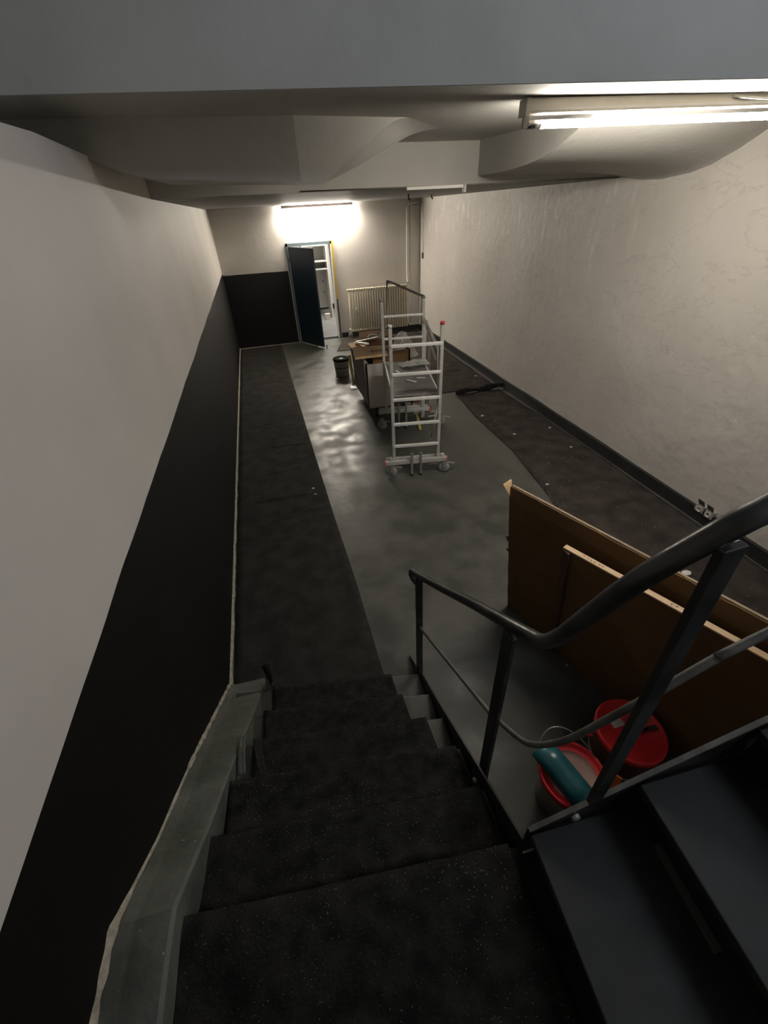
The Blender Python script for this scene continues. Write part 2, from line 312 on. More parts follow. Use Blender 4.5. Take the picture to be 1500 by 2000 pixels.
# unpainted plaster strip at the foot of the left wall
rows = []
for i in range(220):
    y = 1.93 + (YB - 1.93) * i / 219; wd = .014 + .009 * nz(y, 3, 0, 5) + .008 * nz(y, 9, 0, 17)
    if y > 8.8: wd *= .5
    rows.append([(XL, y, .03), (XL + .008, y, .028), (XL + max(.008, wd), y, .012), (XL + max(.01, wd) + .002, y, 0)])
struct(MB().grid(rows).build('baseboard_left', m_plaster))
MBs = MB().grid([[(x, YB - .004 - .02 * abs(nz(x, 2, 0, 8)), .001 + 0 * x) for x in [XL + i * .03 for i in range(49)]], [(x, YB, .018) for x in [XL + i * .03 for i in range(49)]]])
struct(MBs.build('trim_4', m_plaster))

# --------- door in the back wall
struct(MB().box((.72, YB - .02, 0), (.765, YB + .22, 2.09)).box((.72, YB - .02, 2.03), (1.76, YB + .22, 2.09)).build('door_frame', m_frame))
struct(MB().box((1.715, YB - .02, 0), (1.745, YB + .23, 2.09)).build('door_frame', m_white))
struct(MB().box((1.747, YB - .022, .9), (1.785, YB + .03, 2.09)).build('trim_5', m_yellow))
struct(MB().box((1.747, YB - .02, 0), (1.78, YB + .03, .9)).build('trim_6', m_greyplastic))
hx, hy = .765, YB - .03; ex, ey = 1.20, 10.37
dx, dy = ex - hx, ey - hy; L = math.hypot(dx, dy); ux, uy = dx / L, dy / L; px_, py_ = uy, -ux
door = bpy.data.objects.new('door_1', None); C.objects.link(door); door.location = (hx, hy, 0); PIV['door_1'] = (hx, hy, 0); door['kind'] = 'structure'
def D(a, b, z): return (hx + ux * a + px_ * b, hy + uy * a + py_ * b, z)
MB().hexa([D(0, 0, .03), D(L, 0, .03), D(L, -.042, .03), D(0, -.042, .03), D(0, 0, 2.03), D(L, 0, 2.03), D(L, -.042, 2.03), D(0, -.042, 2.03)]).build('door_leaf', m_door, door, bevel=.004)
MB().hexa([D(.02, .01, 0), D(L * .72, .01, 0), D(L * .72, -.03, 0), D(.02, -.03, 0), D(.02, .006, .03), D(L * .72, .006, .03), D(L * .72, -.03, .03), D(.02, -.03, .03)]).build('bottom_seal', m_white, door)
hd = MB(); hd.tube([D(L - .07, -.042, 1.03), D(L - .07, -.09, 1.03), D(L - .19, -.09, 1.03)], .010); hd.box(tuple(min(a, b) for a, b in zip(D(L - .09, -.045, .93), D(L - .05, -.05, .93))), tuple(max(a, b) + .0 for a, b in zip(D(L - .09, -.045, 1.1), D(L - .05, -.05, 1.1))))
hd.build('door_handle', m_chrome, door)
for zz in (.3, 1.0, 1.75):
    MB().tube([(hx - .005, hy - .012, zz), (hx - .005, hy - .012, zz + .1)], .012).build('hinge', m_frame, door)
ds = thing('door_stop', 'small grey metal door stop standing at the free edge of the blue door', 'door stop', (1.27, 10.33, 0))
MB().box((1.245, 10.31, 0), (1.305, 10.37, .012)).build('base_plate', m_galv, ds)
MB().tube([(1.275, 10.34, .012), (1.275, 10.34, .10)], .016).build('stop_post', m_galv, ds)

# --------- corridor behind the door
struct(MB().box((-.2, YB + .22, -.1), (3.4, 15.2, 0)).build('floor_corridor', m_roomfloor))
struct(MB().box((-.2, 15.0, 0), (3.4, 15.2, 3)).build('wall_corridor_back', m_room))
struct(MB().box((-.4, YB + .22, 0), (-.2, 15.2, 3)).build('wall_corridor_left', m_room))
struct(MB().box((2.75, YB + .22, 0), (2.95, 15.2, 3)).build('wall_corridor_right', m_room))
struct(MB().box((-.4, YB + .22, 2.9), (3.4, 15.2, 3)).build('ceiling_corridor', m_room))
struct(MB().box((-.2, 14.97, 0), (2.75, 15.0, .14)).build('baseboard_corridor', m_base))
sh = thing('shelf_unit', 'tall white open shelf unit in the room behind the open blue door', 'shelf', (1.8, 13.9, 0))
MB().box((1.95, 13.6, 0), (1.99, 14.2, 1.86)).build('side_panel', m_white, sh)
MB().box((1.30, 13.6, .0), (1.34, 14.2, 1.86)).build('side_panel', m_white, sh)
for zz in (1.84, 1.46, 1.27): MB().box((1.34, 13.61, zz), (1.95, 14.2, zz + .025)).build('shelf_board', m_white, sh)
MB().box((1.34, 14.18, .2), (1.95, 14.2, 1.86)).build('back_panel', m_room, sh)
for zz in (.62, .92): MB().tube([(1.86, 14.18, zz), (1.86, 14.14, zz)], .018).build('coat_knob', m_greyplastic, sh)
bx = thing('small_box', 'small white box on the floor at the foot of the shelf unit beyond the door', 'box', (1.80, 13.45, 0))
MB().box((1.72, 13.42, 0), (1.86, 13.56, .13)).build('body', m_paper, bx, bevel=.005)
MB().box((1.715, 13.415, .13), (1.865, 13.565, .15)).build('lid', m_white, bx, bevel=.003)

# ============================================================ STAIRCASE (lower flight)
R = .17
YR = [1.54, 1.295, 1.055, .815, .575, .34]
SL = [.18, .165, .15, .135, .12, .10]
XN = [.548, .530, .513, .500, .487, .479]
def noseY(i, x): return YR[i] + (XN[i] - x) * SL[i]
st = thing('staircase', 'lower flight of stairs going down along the black wall, with grey steps under black felt', 'stairs', (0, 1.5, 0))
for i in range(5):
    z = R * (i + 1); xr = XN[i]; xr2 = XN[i + 1]
    m = MB().hexa([(-.66, noseY(i + 1, -.66) - .03, z - .045), (xr2, noseY(i + 1, xr2) - .03, z - .045), (xr, noseY(i, xr), z - .045), (-.66, noseY(i, -.66), z - .045),
                   (-.66, noseY(i + 1, -.66) - .03, z), (xr2, noseY(i + 1, xr2) - .03, z), (xr, noseY(i, xr), z), (-.66, noseY(i, -.66), z)])
    m.build('tread', m_step, st, bevel=.006)
for i in range(6):
    z = R * (i + 1); xr = XN[i]
    MB().hexa([(-.66, noseY(i, -.66) - .04, z - R), (xr, noseY(i, xr) - .04, z - R), (xr, noseY(i, xr) - .02, z - R), (-.66, noseY(i, -.66) - .02, z - R),
               (-.66, noseY(i, -.66) - .04, z - .04), (xr, noseY(i, xr) - .04, z - .04), (xr, noseY(i, xr) - .02, z - .04), (-.66, noseY(i, -.66) - .02, z - .04)]).build('riser', m_step, st)
# landing
MB().hexa([(-.66, YF + .02, .95), (.46, YF + .02, .95), (XN[5], noseY(5, XN[5]), .95), (-.66, noseY(5, -.66), .95), (-.66, YF + .02, 1.02), (.46, YF + .02, 1.02), (XN[5], noseY(5, XN[5]), 1.02), (-.66, noseY(5, -.66), 1.02)]).box((.40, -.95, .97), (.60, .322, 1.017)).build('landing', m_blackriser, st)
# right stringer plate
s0 = Vector((.566, 1.80, .0)); s1 = Vector((.487, .335, 1.075))
sp = MB().hexa([(.566, 1.80, 0), (.556, 1.30, 0), (.546, 1.30, 0), (.556, 1.80, 0), (.566, 1.80, .02), (.487, .335, 1.075), (.479, .335, 1.075), (.556, 1.80, .02)])
sp = MB()
pin = [(.568, 1.80, 0), (.568, 1.80, .02), (.489, .335, 1.08), (.489, .335, .78), (.545, 1.36, 0)]
sp.add(pin + [(x - .008, y, z) for x, y, z in pin], [(0, 1, 2, 3, 4), (9, 8, 7, 6, 5)] + [(i, (i + 1) % 5, 5 + (i + 1) % 5, 5 + i) for i in range(5)])
sp.build('stringer', m_blackmetal, st)
for yy, zz in ((1.55, .09), (.66, .72)):
    xx = .489 + .079 * (yy - .335) / 1.465 - .009
    MB().lathe([(0, .012), (.011, .012), (.014, .006), (.014, 0)], (xx, yy, zz), axis=(-1, 0, 0), n=8).build('bolt', m_galv, st)
# concrete cheek on the wall side
ck = MB(); ys = [1.945, 1.90, 1.72, 1.4, 1.16, .95, .74, .6, .47, .36, .28, -.2, YF + .01]
def ckz(y): return interp(-y, [-1.945, -1.90, -1.16, -.74, -.46, -.28, 2], [.0, .03, .60, .885, 1.115, 1.125, 1.125])
def ckx(y): return interp(-y, [-1.95, -1.6, -1.4, -1.1, -.8, -.5, 1], [-.495, -.50, -.515, -.54, -.565, -.585, -.60])
ck.grid([[(XL, y, ckz(y) + .012), (XL + .05, y, ckz(y) + .003), (ckx(y) - .01, y, ckz(y)), (ckx(y), y, ckz(y) - .012), (ckx(y), y, 0)] for y in ys], False)
ck.build('stair_cheek', m_cheek, st)
# broken plaster edge where cheek meets wall
rows = []
for i in range(160):
    y = 1.93 - (1.93 + .6) * i / 159; z = ckz(y)
    a = .008 + .012 * max(0, nz(y, 1, 0, 6)) + .010 * nz(y, 5, 0, 23)
    if .55 < y < 1.1: a *= .35
    a = max(.003, a); rows.append([(XL, y, z + a + .03), (XL + .006, y, z + a + .02), (XL + a, y, z + .016)])
struct(MB().grid(rows).build('trim_7', m_plaster))

# ============================================================ UPPER FLIGHT (rises to the right)
up = thing('staircase', 'upper flight of black steel steps rising to the right beside the landing', 'stairs', (.5, .2, 1.02))
def E2(x, y): return y - .045 * (x - .479)     # outer line bends slightly towards us
for k in range(9):
    x0 = .479 + .311 * k; x1 = x0 + .311; z = 1.19 + R * k
    ya0, ya1 = .325 - .045 * (x0 - .479), .325 - .045 * (x1 - .479)
    t = MB().hexa([(x0 - .09, -.95, z - .03), (x1 - .03, -.95, z - .03), (x1 + .07, ya1, z - .03), (x0, ya0, z - .03),
                   (x0 - .09, -.95, z), (x1 - .03, -.95, z), (x1 + .07, ya1, z), (x0, ya0, z)])
    t.build('tread', m_blackstep, up, bevel=.004)
    MB().hexa([(x0 - .05, -.95, z - R), (x0 - .04, -.95, z - R), (x0 + .05, ya0, z - R), (x0 + .04, ya0, z - R),
               (x0 - .05, -.95, z - .028), (x0 - .04, -.95, z - .028), (x0 + .05, ya0, z - .028), (x0 + .04, ya0, z - .028)]).build('riser', m_blackriser, up)
    if k < 2:
        MB().bar((x1 + .022, .20, z + .012), (x1 + .003, -.02, z + .012), .016, .02).build('riser_foot_strip', m_greyplastic, up)  # grey strip along the riser foot, paler than the riser
e0x, e0y, e0z = .476, .332, 1.20
def outer(x, z, o=0): return (x, .332 - .045 * (x - .476) + o, z)
xe = 3.2
pl = [outer(e0x, 1.0), outer(e0x, e0z), outer(xe, e0z + .548 * (xe - e0x)), outer(xe, e0z + .548 * (xe - e0x) - .3), outer(e0x + .22, 1.0)]
pl2 = [(x, y + .010, z) for x, y, z in pl]
MB().add(pl + pl2, [(0, 1, 2, 3, 4), (9, 8, 7, 6, 5)] + [(i, (i + 1) % 5, 5 + (i + 1) % 5, 5 + i) for i in range(5)]).build('stringer', m_blackmetal, up)
MB().bar(outer(e0x, e0z + .003, .003), outer(xe, e0z + .548 * (xe - e0x) + .003, .003), .014, .007).build('stringer_edge', m_raillight, up)
for xx in (.62, 1.3):
    MB().lathe([(0, .012), (.012, .012), (.015, .006), (.015, 0)], outer(xx, 1.2 + .548 * (xx - .476) - .055, -.001), axis=(0, -1, 0), n=8).build('bolt', m_galv, up)

# ============================================================ HANDRAIL
hr = thing('stair_railing', 'dark painted steel stair railing that sweeps up to the right beside the steps', 'railing', (.57, 1.57, 0))
path = [(.566, 1.665, .925), (.564, 1.705, .915), (.561, 1.735, .93), (.56, 1.715, .965), (.559, 1.61, 1.035), (.55, 1.27, 1.287), (.54, .95, 1.53), (.532, .72, 1.698), (.535, .62, 1.765), (.54, .56, 1.806), (.522, .50, 1.905), (.511, .45, 2.02), (.515, .40, 2.155), (.533, .365, 2.251),
        (.565, .345, 2.309), (.598, .33, 2.356), (.633, .325, 2.379), (.70, .32, 2.42), (.9, .31, 2.53), (1.8, .27, 3.02), (3.0, .22, 3.68)]
pp = smoothpath(path, 5)
MB().tube(pp, [.0195] * len(pp), 16).build('handrail', m_rail, hr)
mp1 = [(.556, 1.575, .616), (.545, 1.1, .922), (.535, .80, 1.125), (.532, .66, 1.225)]
mp1 = [(.559, 1.578, .618), (.545, 1.1, .93), (.532, .72, 1.18), (.530, .64, 1.245)]
mp2 = [(.530, .64, 1.245), (.534, .52, 1.35), (.545, .47, 1.418), (.569, .43, 1.503), (.588, .40, 1.596), (.625, .37, 1.724), (.657, .345, 1.831), (.77, .33, 1.958), (.864, .325, 2.012), (1.8, .28, 2.52), (3.0, .23, 3.17)]
pm = smoothpath(mp1[:-1] + mp2, 5)
MB().tube(pm, .0095, 12).build('middle_rail', m_raillight, hr)
MB().bar((.562, 1.575, .10), (.560, 1.60, 1.02), .042, .014, (0, 1, 0)).build('post', m_rail, hr, bevel=.002)
MB().bar((.519, .648, .72), (.522, .672, 1.70), .048, .016, (1, .1, 0)).build('post', m_rail, hr, bevel=.002)
MB().bar((.648, .318, 1.34), (.593, .317, 2.325), .043, .016, (0, 1, 0)).build('post', m_rail, hr, bevel=.002)
MB().bar((2.0, .262, 1.95), (2.0, .262, 3.05), .045, .016, (0, 1, 0)).build('post', m_rail, hr)

# ============================================================ FELT MATS
def felt(name, label, y0, y1, xl, xr, m, ny, nx=14, creases=(), h=.010, group=None, amp=.004):
    rows = []
    for i in range(ny):
        y = y0 + (y1 - y0) * i / (ny - 1); a = xl(y); b = xr(y); row = []
        for k in range(nx):
            x = a + (b - a) * k / (nx - 1); yy = y
            z = h + amp * abs(nz(x, y, 1, 2.2)) + .35 * amp * nz(x, y, 4, 9)
            for cy, sl, hh, x0c, x1c in creases:
                d = (y - cy - sl * x) / .022
                if x0c < x < x1c: z += hh * math.exp(-d * d) * min(1, (x - x0c) / .15) * min(1, (x1c - x) / .15)
            row.append((x, yy, z))
        row = [(row[0][0], row[0][1], .001)] + row + [(row[-1][0], row[-1][1], .001)]
        rows.append(row)
    o = MB().grid(rows).build(name, m)
    return tag(o, label, 'floor mat')
cL = [(8.1, -.05, .008, -.6, .2), (7.1, .1, .009, -.6, .0), (6.3, .02, .010, -.5, .2), (5.6, -.08, .012, -.4, .3), (4.9, .12, .012, -.5, .2), (4.25, -.03, .018, -.6, .25), (3.9, .25, .012, -.5, .2), (3.4, .0, .007, -.5, .1), (5.2, -.3, .010, -.1, .25), (4.0, .4, .012, -.3, .1)]
felt('felt_mat', 'long strip of black felt laid on the floor along the black left wall', 1.60, 11.12,
     lambda y: XL + .03 + .006 * nz(y, 0, 0, 4), lambda y: interp(y, [1.6, 2.6, 3.8, 6, 11.2], [.335, .337, .312, .288, .262]) , m_felt3, 420, 18, cL)
cR = [(5.15, -.0, .016, 2.7, 3.75), (5.95, .12, .010, 2.9, 3.7), (4.6, .05, .010, 2.9, 3.75), (4.1, .1, .008, 2.9, 3.8), (3.2, -.1, .006, 2.8, 3.7)]
felt('felt_mat', 'dusty black felt along the right wall, nearer piece, scattered with chips', -1.2, 6.47,
     lambda y: interp(y, [-1.2, 1, 2.1, 3.06, 3.46, 4.4, 5.54, 6.49], [2.45, 2.52, 2.6, 2.64, 2.71, 2.84, 2.847, 2.943]) + .004 * nz(y, 2, 0, 3),
     lambda y: 3.71 + .02 * nz(y, 7, 0, 2) + .006 * nz(y, 8, 0, 9) + (.08 if y < 5 else .08 * (1 - (y - 5) / 1.5) if y < 6.5 else 0), m_felt2, 330, 22, cR)
felt('felt_mat', 'black felt on the floor between the scaffold, the radiator and the right wall, farther piece', 6.66, 11.1,
     lambda y: interp(y, [6.66, 7.2, 9.9, 10.0, 11.2], [2.55, 2.6, 2.7, 1.45, 1.85]),
     lambda y: 3.74 + .02 * nz(y, 3, 0, 2), m_felt2, 200, 22, [(7.4, .08, .02, 2.7, 3.6), (8.3, -.1, .012, 2.7, 3.6), (9.1, .05, .01, 2.8, 3.6)])
pr = []
for i in range(40):
    t = i / 39; pr.append((2.93 + .87 * t, 6.50 + .03 * math.sin(t * 3), .035 + .012 * math.sin(t * 9) + .02 * t))
o = MB().tube(pr, [.034 + .012 * math.sin(i * .3) + .012 * i / 39 for i in range(40)], 12).build('rolled_felt', m_felt); tag(o, 'rolled-up end of black felt lying across the right floor strip by the wall', 'felt roll')

# felt runner over the lower flight and landing
rows = []
LX = [-.42, -.455, -.48, -.555, -.60, -.62]; RX = [.362, .366, .424, .478, .468, .44]
def prof():
    P = []  # (step, t along) -> function of x giving (y,z)
    for i in range(6):
        z = R * (i + 1)
        for q in range(4): P.append(('rise', i, q / 4))
        if i < 5:
            for q in range(9): P.append(('tread', i, q / 9))
        else:
            for q in range(60): P.append(('land', i, q / 59))
    return P
NX = 40
for kind, i, t in prof():
    z = R * (i + 1); row = []
    if kind == 'rise': lxx = LX[max(i - 1, 0)] + (LX[i] - LX[max(i - 1, 0)]) * t; rxx = RX[max(i - 1, 0)] + (RX[i] - RX[max(i - 1, 0)]) * t
    else: lxx, rxx = LX[i], RX[i]
    if kind == 'land': lxx = -.62 - .0 * t; rxx = .44 - .02 * t
    for k in range(NX):
        x = lxx + (rxx - lxx) * k / (NX - 1)
        if kind == 'rise':
            y = noseY(i, x) + .020 - .006 * t; zz = z - R + .02 + (R - .02) * t
        elif kind == 'tread':
            yn = noseY(i, x) + .012; yb = noseY(i + 1, x) + .022; y = yn + (yb - yn) * t
            edge = math.exp(-(t / .28) ** 2) * .011; zz = z + .013 - edge + .045 * max(0, t - .45) ** 2 * 3
        else:
            yn = noseY(5, x) + .012; y = yn + (-1.7 - yn) * t; zz = z + .013 - (.008 if t == 0 else 0)
        e = min(k, NX - 1 - k) / 5
        bumpz = (.010 * nz(x, y, zz, 5) + .005 * nz(x, y, zz, 14)) * min(1, .3 + e)
        row.append((x, y + .4 * bumpz, max(zz + bumpz + .003, 0.004) if kind != 'rise' else zz + .2 * bumpz))
    rows.append(row)
o = MB().grid(rows).build('stair_runner', m_felt, solid=.004); tag(o, 'black speckled felt runner draped over the lower steps and the landing', 'stair runner')
# curled corner of felt at the foot of the steps
rows = []
for i in range(14):
    t = i / 13; a = -1.1 + 2.6 * t
    rows.append([(-.40 - .055 * math.cos(a) * (.5 + s), 1.72 + s * .16, .20 + .05 * math.sin(a) - .12 * s * 0) for s in [j / 8 for j in range(9)]])
o = MB().grid(rows).build('felt_scrap', m_felt3, solid=.004); tag(o, 'curled corner of felt sticking up beside the lowest step', 'felt scrap')
for n_, (x, y, z, a, lab) in enumerate([(-.515, 1.13, .55, .0, 'narrow torn felt strip lying on the grey stair edge, nearer the wall'), (-.45, 1.10, .545, .25, 'narrow torn felt strip lying beside the runner edge on the middle step')]):
    rows = []
    for i in range(12):
        t = i / 11; yy = y - .20 * t + .09
        rows.append([(x + a * .12 * t + s + .006 * nz(t, n_, 0, 9), yy, z + .03 - .02 * t + .02 * math.sin(t * 4) + .012 * (s / .025) ** 2 + .05 * t * (1 if n_ else 1.2)) for s in (-.018, -.006, .006, .018)])
    tag(MB().grid(rows).build('felt_strip', m_cheek if n_ == 0 else m_felt3, solid=.004), lab, 'felt scrap')

# paint chips
def chip(x, y, s, z=.022, lab=None, m=m_paper):
    mb = MB(); n = 6; vs = [(x + s * (1 + .4 * nz(k, x, y, 3)) * math.cos(k * 1.047), y + .7 * s * math.sin(k * 1.047), z) for k in range(n)]
    mb.prism(vs, (0, 0, .004 + s * .15)); return tag(mb.build('plaster_chip', m), lab, 'plaster chip')
chip(.162, 4.317, .016, lab='larger white plaster chip on the left felt strip')
chip(.172, 4.185, .012, lab='smaller white plaster chip just in front of the larger one on the left felt strip')
chip(2.942, 5.507, .026, lab='white plaster chip at the near crease on the edge of the right felt strip')
chip(3.08, 4.782, .022, lab='white plaster chip near the middle of the right felt strip')
chip(3.65, 4.795, .020, lab='white plaster chip close to the wall opposite the middle of the right felt strip')
chip(3.58, 4.192, .020, lab='white plaster chip by the wall, nearer than the one opposite the middle of the strip')
chip(2.79, 3.50, .020, lab='white plaster chip beside the scraped end of the right felt strip')
chip(3.12, 1.875, .045, lab='largest white chip, on the felt just under the handrail')
chip(1.62, 1.40, .010, z=.001, lab='tiny pale chip on the bare floor beside the cardboard sheet')
chip(3.62, 7.20, .022, lab='pale chip on the far felt close to the right wall')
mb = MB()
for k in range(110):
    if k % 3: x, y = random.gauss(3.15, .3), random.uniform(1.4, 6.2)
    else: x, y = random.gauss(2.68, .07), random.uniform(2.9, 3.6)
    x = min(max(x, 2.66 if y > 3 else 2.62), 3.74); s = random.uniform(.0025, .008)
    mb.box((x, y, .012), (x + s, y + s * .7, .020 + s * .3))
o = mb.build('paint_crumbs', mat('dusty_crumbs', (.26, .25, .23), rough=.8)); tag(o, 'scattering of pale paint crumbs over the right felt strip', 'crumbs'); o['kind'] = 'stuff'

# ============================================================ ROLLING SCAFFOLD
A10 = math.radians(10); av = Vector((math.sin(A10), math.cos(A10), 0)); bv_ = Vector((av.y, -av.x, 0)); O_ = Vector((1.497, 4.28, 0))
def W(b, s, z): return O_ + bv_ * b + av * s + Vector((0, 0, z))
sc = thing('rolling_scaffold', 'aluminium rolling scaffold with ladder ends and dark deck on braked castors', 'scaffold', tuple(W(0, .65, 0)))
def sq(name, p, q, wd=.035, ht=.035, m=m_alu, parent=None, bev=.004): return MB().bar(p, q, wd, ht, av).build(name, m, parent or sc, bevel=bev)
BL, BR = -.315, .222
for b, s, zt, capm in ((BL, 0, 1.73, None), (BR, 0, 1.73, m_red), (-.285, 1.33, 1.74, None), (.25, 1.33, 1.75, None)):
    p = sq('upright', W(b, s, .22 if s == 0 else .30), W(b, s, zt), .036, .036)
    c = MB().tube([W(b, s, zt - .005), W(b, s, zt + .02)], .024).build('end_cap', capm or (m_white if s == 0 else m_galv), p)
for z in (.395, .675, .968, 1.25, 1.545): sq('rung', W(BL, -.01, z), W(BR, -.01, z), .03, .035, m_lightalu)
for z in (.58, .86, 1.285, 1.56): sq('rung', W(-.27, 1.32, z), W(.24, 1.32, z), .026, .028, m_lightalu)
# bottom beams, folding outrigger pins and castors
def castor(b, s, parent, lab):
    c = W(b, s, 0)
    fr = MB().bar(c + Vector((0, 0, .17)), c + Vector((0, 0, .125)), .06, .045, av).bar(c - av * .026 + Vector((0, 0, .14)), c - av * .026 + Vector((0, 0, .06)), .036, .006, av).bar(c + av * .026 + Vector((0, 0, .14)), c + av * .026 + Vector((0, 0, .06)), .036, .006, av).bar(c + Vector((-.031, 0, .122)), c + Vector((.031, 0, .122)), .05, .008, av).build('castor', m_galv, parent)
    MB().lathe([(.0, -.018), (.058, -.018), (.069, -.011), (.069, .011), (.058, .018), (0, .018)], c + Vector((0, 0, .0695)), axis=av + bv_ * .25, n=24).build('wheel', m_wheel, fr)
    MB().bar(c + bv_ * .02 + Vector((0, 0, .13)), c + bv_ * .13 - av * .02 + Vector((0, 0, .115)), .035, .01).build('brake_pedal', m_galv, fr)
    return fr
for s, z, b0, b1 in ((-.02, .185, -.43, .335), (1.33, .27, -.40, .36)):
    sq('base_beam', W(b0, s, z), W(b1, s, z), .05, .055)
    sq('base_beam', W(b0 + .02, s + .06, z + .02), W(b1 - .02, s + .06, z + .02), .03, .03)
    for bb in (b0, b1): MB().bar(W(bb - .006, s, z), W(bb + .006, s, z), .052, .055, av).build('end_cap', m_red, sc)
    for bb in (-.105, .005):
        q = sq('stabiliser_leg', W(bb, s - .03, .02), W(bb, s - .03, z + .125), .028, .028, m_galv)
        MB().tube([W(bb, s - .03, .0), W(bb, s - .03, .022)], .02).build('rubber_foot', m_black, q)
    MB().bar(W(-.085, s, z + .015), W(-.015, s, z + .015), .05, .05, av).build('joint_bracket', m_alu, sc)
    castor(-.355, s, sc, ''); castor(.30 if s < 1 else .53, s, sc, '')
    if s > 1: sq('outrigger_arm', W(.36, s, .22), W(.55, s, .19), .035, .035, m_galv)
for s_ in (-.02,):
    for bb in (-.36, .27): MB().tube([W(bb, s_ + .01, .21), W(bb, s_ + .01, .255)], .014, 8).tube([W(bb - .03, s_ + .01, .225), W(bb + .03, s_ + .01, .225)], .008, 8).build('locking_lever', m_alu, sc)
# deck
dk = MB().hexa([W(-.285, .13, .955), W(.215, .13, .955), W(.235, 1.30, .955), W(-.265, 1.30, .955), W(-.285, .13, .985), W(.215, .13, .985), W(.235, 1.30, .985), W(-.265, 1.30, .985)]).build('deck', m_deck, sc)
MB().bar(W(-.29, .115, .968), W(.22, .115, .968), .02, .045, av).build('deck_edge', m_galv, sc)
for b0, b1 in ((-.298, -.278), (.225, .245)): MB().bar(W(b0, .13, .97), W(b1, 1.30, .97), .018, .045).build('deck_edge', m_alu, sc)
# braces on the right side and guard hoop
sq('brace', W(.255, 1.33, 1.50), W(.235, .02, 1.40), .03, .03, m_galv)
sq('brace', W(.25, 1.30, 1.52), W(.21, .25, 1.30), .012, .03, m_galv)
MB().tube([W(.195, .03, 1.50), W(.215, .06, .86)], .013).build('brace', m_white, sc)
MB().tube([W(.215, .06, .86), W(.20, .35, .30)], .010).build('brace', m_white, sc)
hoop = smoothpath([W(.252, 1.36, 1.62), W(.250, 1.36, 1.74), W(.24, 1.38, 1.765), W(.20, 1.42, 1.775), W(.03, 1.62, 1.835), W(-.135, 1.78, 1.89), W(-.158, 1.80, 1.885), W(-.165, 1.80, 1.86), W(-.17, 1.79, 1.6), W(-.175, 1.70, 1.3), W(-.18, 1.6, 1.05), W(-.18, 1.38, .95)], 4)
MB().tube(hoop, .014, 10).build('guard_hoop', m_tubebrown, sc)
for p in (W(.247, 1.365, 1.755), W(-.155, 1.80, 1.885)): MB().lathe([(0, -.022), (.016, -.02), (.022, 0), (.016, .02), (0, .022)], p, n=12).build('hoop_joint', m_greyplastic, sc)
# long guard boards folded up at the right side
gb = thing('plank', 'tall grey board standing upright behind the right end of the scaffold', 'board', tuple(W(.33, 1.75, 0)))
MB().hexa([W(.28, 1.62, 0), W(.34, 1.62, 0), W(.36, 1.66, 0), W(.30, 1.66, 0), W(.26, 1.42, 1.45), W(.32, 1.42, 1.45), W(.34, 1.46, 1.45), W(.28, 1.46, 1.45)]).build('front_board', m_greybox, gb)
MB().hexa([W(.345, 1.60, 0), W(.395, 1.60, 0), W(.395, 1.64, 0), W(.345, 1.64, 0), W(.325, 1.40, 1.32), W(.375, 1.40, 1.32), W(.375, 1.44, 1.32), W(.325, 1.44, 1.32)]).build('rear_board', m_brownpanel, gb)
# litter on the deck
def crumple(x0, y0, sx, sy, z0, h, seed, rot=0, n=16):
    rows = []; c, s_ = math.cos(rot), math.sin(rot)
    for i in range(n):
        row = []
        for k in range(n):
            a, b = i / (n - 1) - .5, k / (n - 1) - .5; e = max(0, 1 - (2 * max(abs(a), abs(b))) ** 4)
            X_, Y_ = a * sx * (1 + .25 * nz(a, b, seed, 4)), b * sy * (1 + .25 * nz(b, a, seed, 4))
            row.append((x0 + c * X_ - s_ * Y_, y0 + s_ * X_ + c * Y_, z0 + h * e * (.55 + .9 * nz(a, b, seed, 3.5)) * .8 + .01 + .012 * abs(nz(a, b, seed, 13))))
        rows.append(row)
    return MB().grid(rows, False)
p = W(.10, 1.12, 0); tag(crumple(p.x, p.y, .40, .16, .986, .07, 3).build('plastic_film', m_film), 'crumpled clear plastic film on the far end of the scaffold deck', 'plastic film')
for i, (b, s, L_, a, lab) in enumerate([(-.08, .55, .14, .9, 'longer pale paper strip on the near half of the scaffold deck'), (.05, .60, .11, .4, 'thin white strip right of the longer paper strip on the deck'), (-.17, .93, .10, 1.4, 'short white paper piece on the middle of the scaffold deck')]):
    p = W(b, s, .989); d = Vector((math.cos(-a), math.sin(-a), 0)) * L_
    tag(MB().bar(p, p + d, .035 - .012 * i * (i < 2), .006).build('paper_strip', m_paper), lab, 'paper')

# ============================================================ TROLLEY WITH BOXES BEHIND THE SCAFFOLD
tr = thing('equipment_trolley', 'grey panelled trolley on castors between the scaffold and the black-lidded bucket', 'trolley', (1.65, 6.6, 0))
MB().box((1.30, 6.06, .18), (1.97, 7.2, .80)).build('body', m_greyplastic, tr, bevel=.006)
MB().box((1.285, 6.0, .20), (1.62, 6.03, .86)).build('front_panel', m_greybox, tr, bevel=.003)
MB().hexa([(1.275, 6.06, .22), (1.295, 6.06, .22), (1.34, 7.15, .22), (1.32, 7.15, .22), (1.24, 6.06, .96), (1.26, 6.06, .96), (1.28, 7.15, .88), (1.26, 7.15, .88)]).build('side_panel', m_brownpanel, tr, bevel=.002)
for x, y in ((1.42, 6.12), (1.86, 6.12), (1.42, 7.1), (1.86, 7.1)):
    q = MB().bar((x, y, .18), (x, y, .075), .035, .035, (0, 1, 0)).build('castor', m_black, tr)
    MB().lathe([(0, -.016), (.045, -.016), (.045, .016), (0, .016)], (x, y, .046), axis=(1, 0, 0), n=20).build('wheel', m_black, q)
cx = thing('open_carton', 'open brown cardboard carton with flaps folded out on top of the trolley', 'carton', (1.65, 6.5, .81))
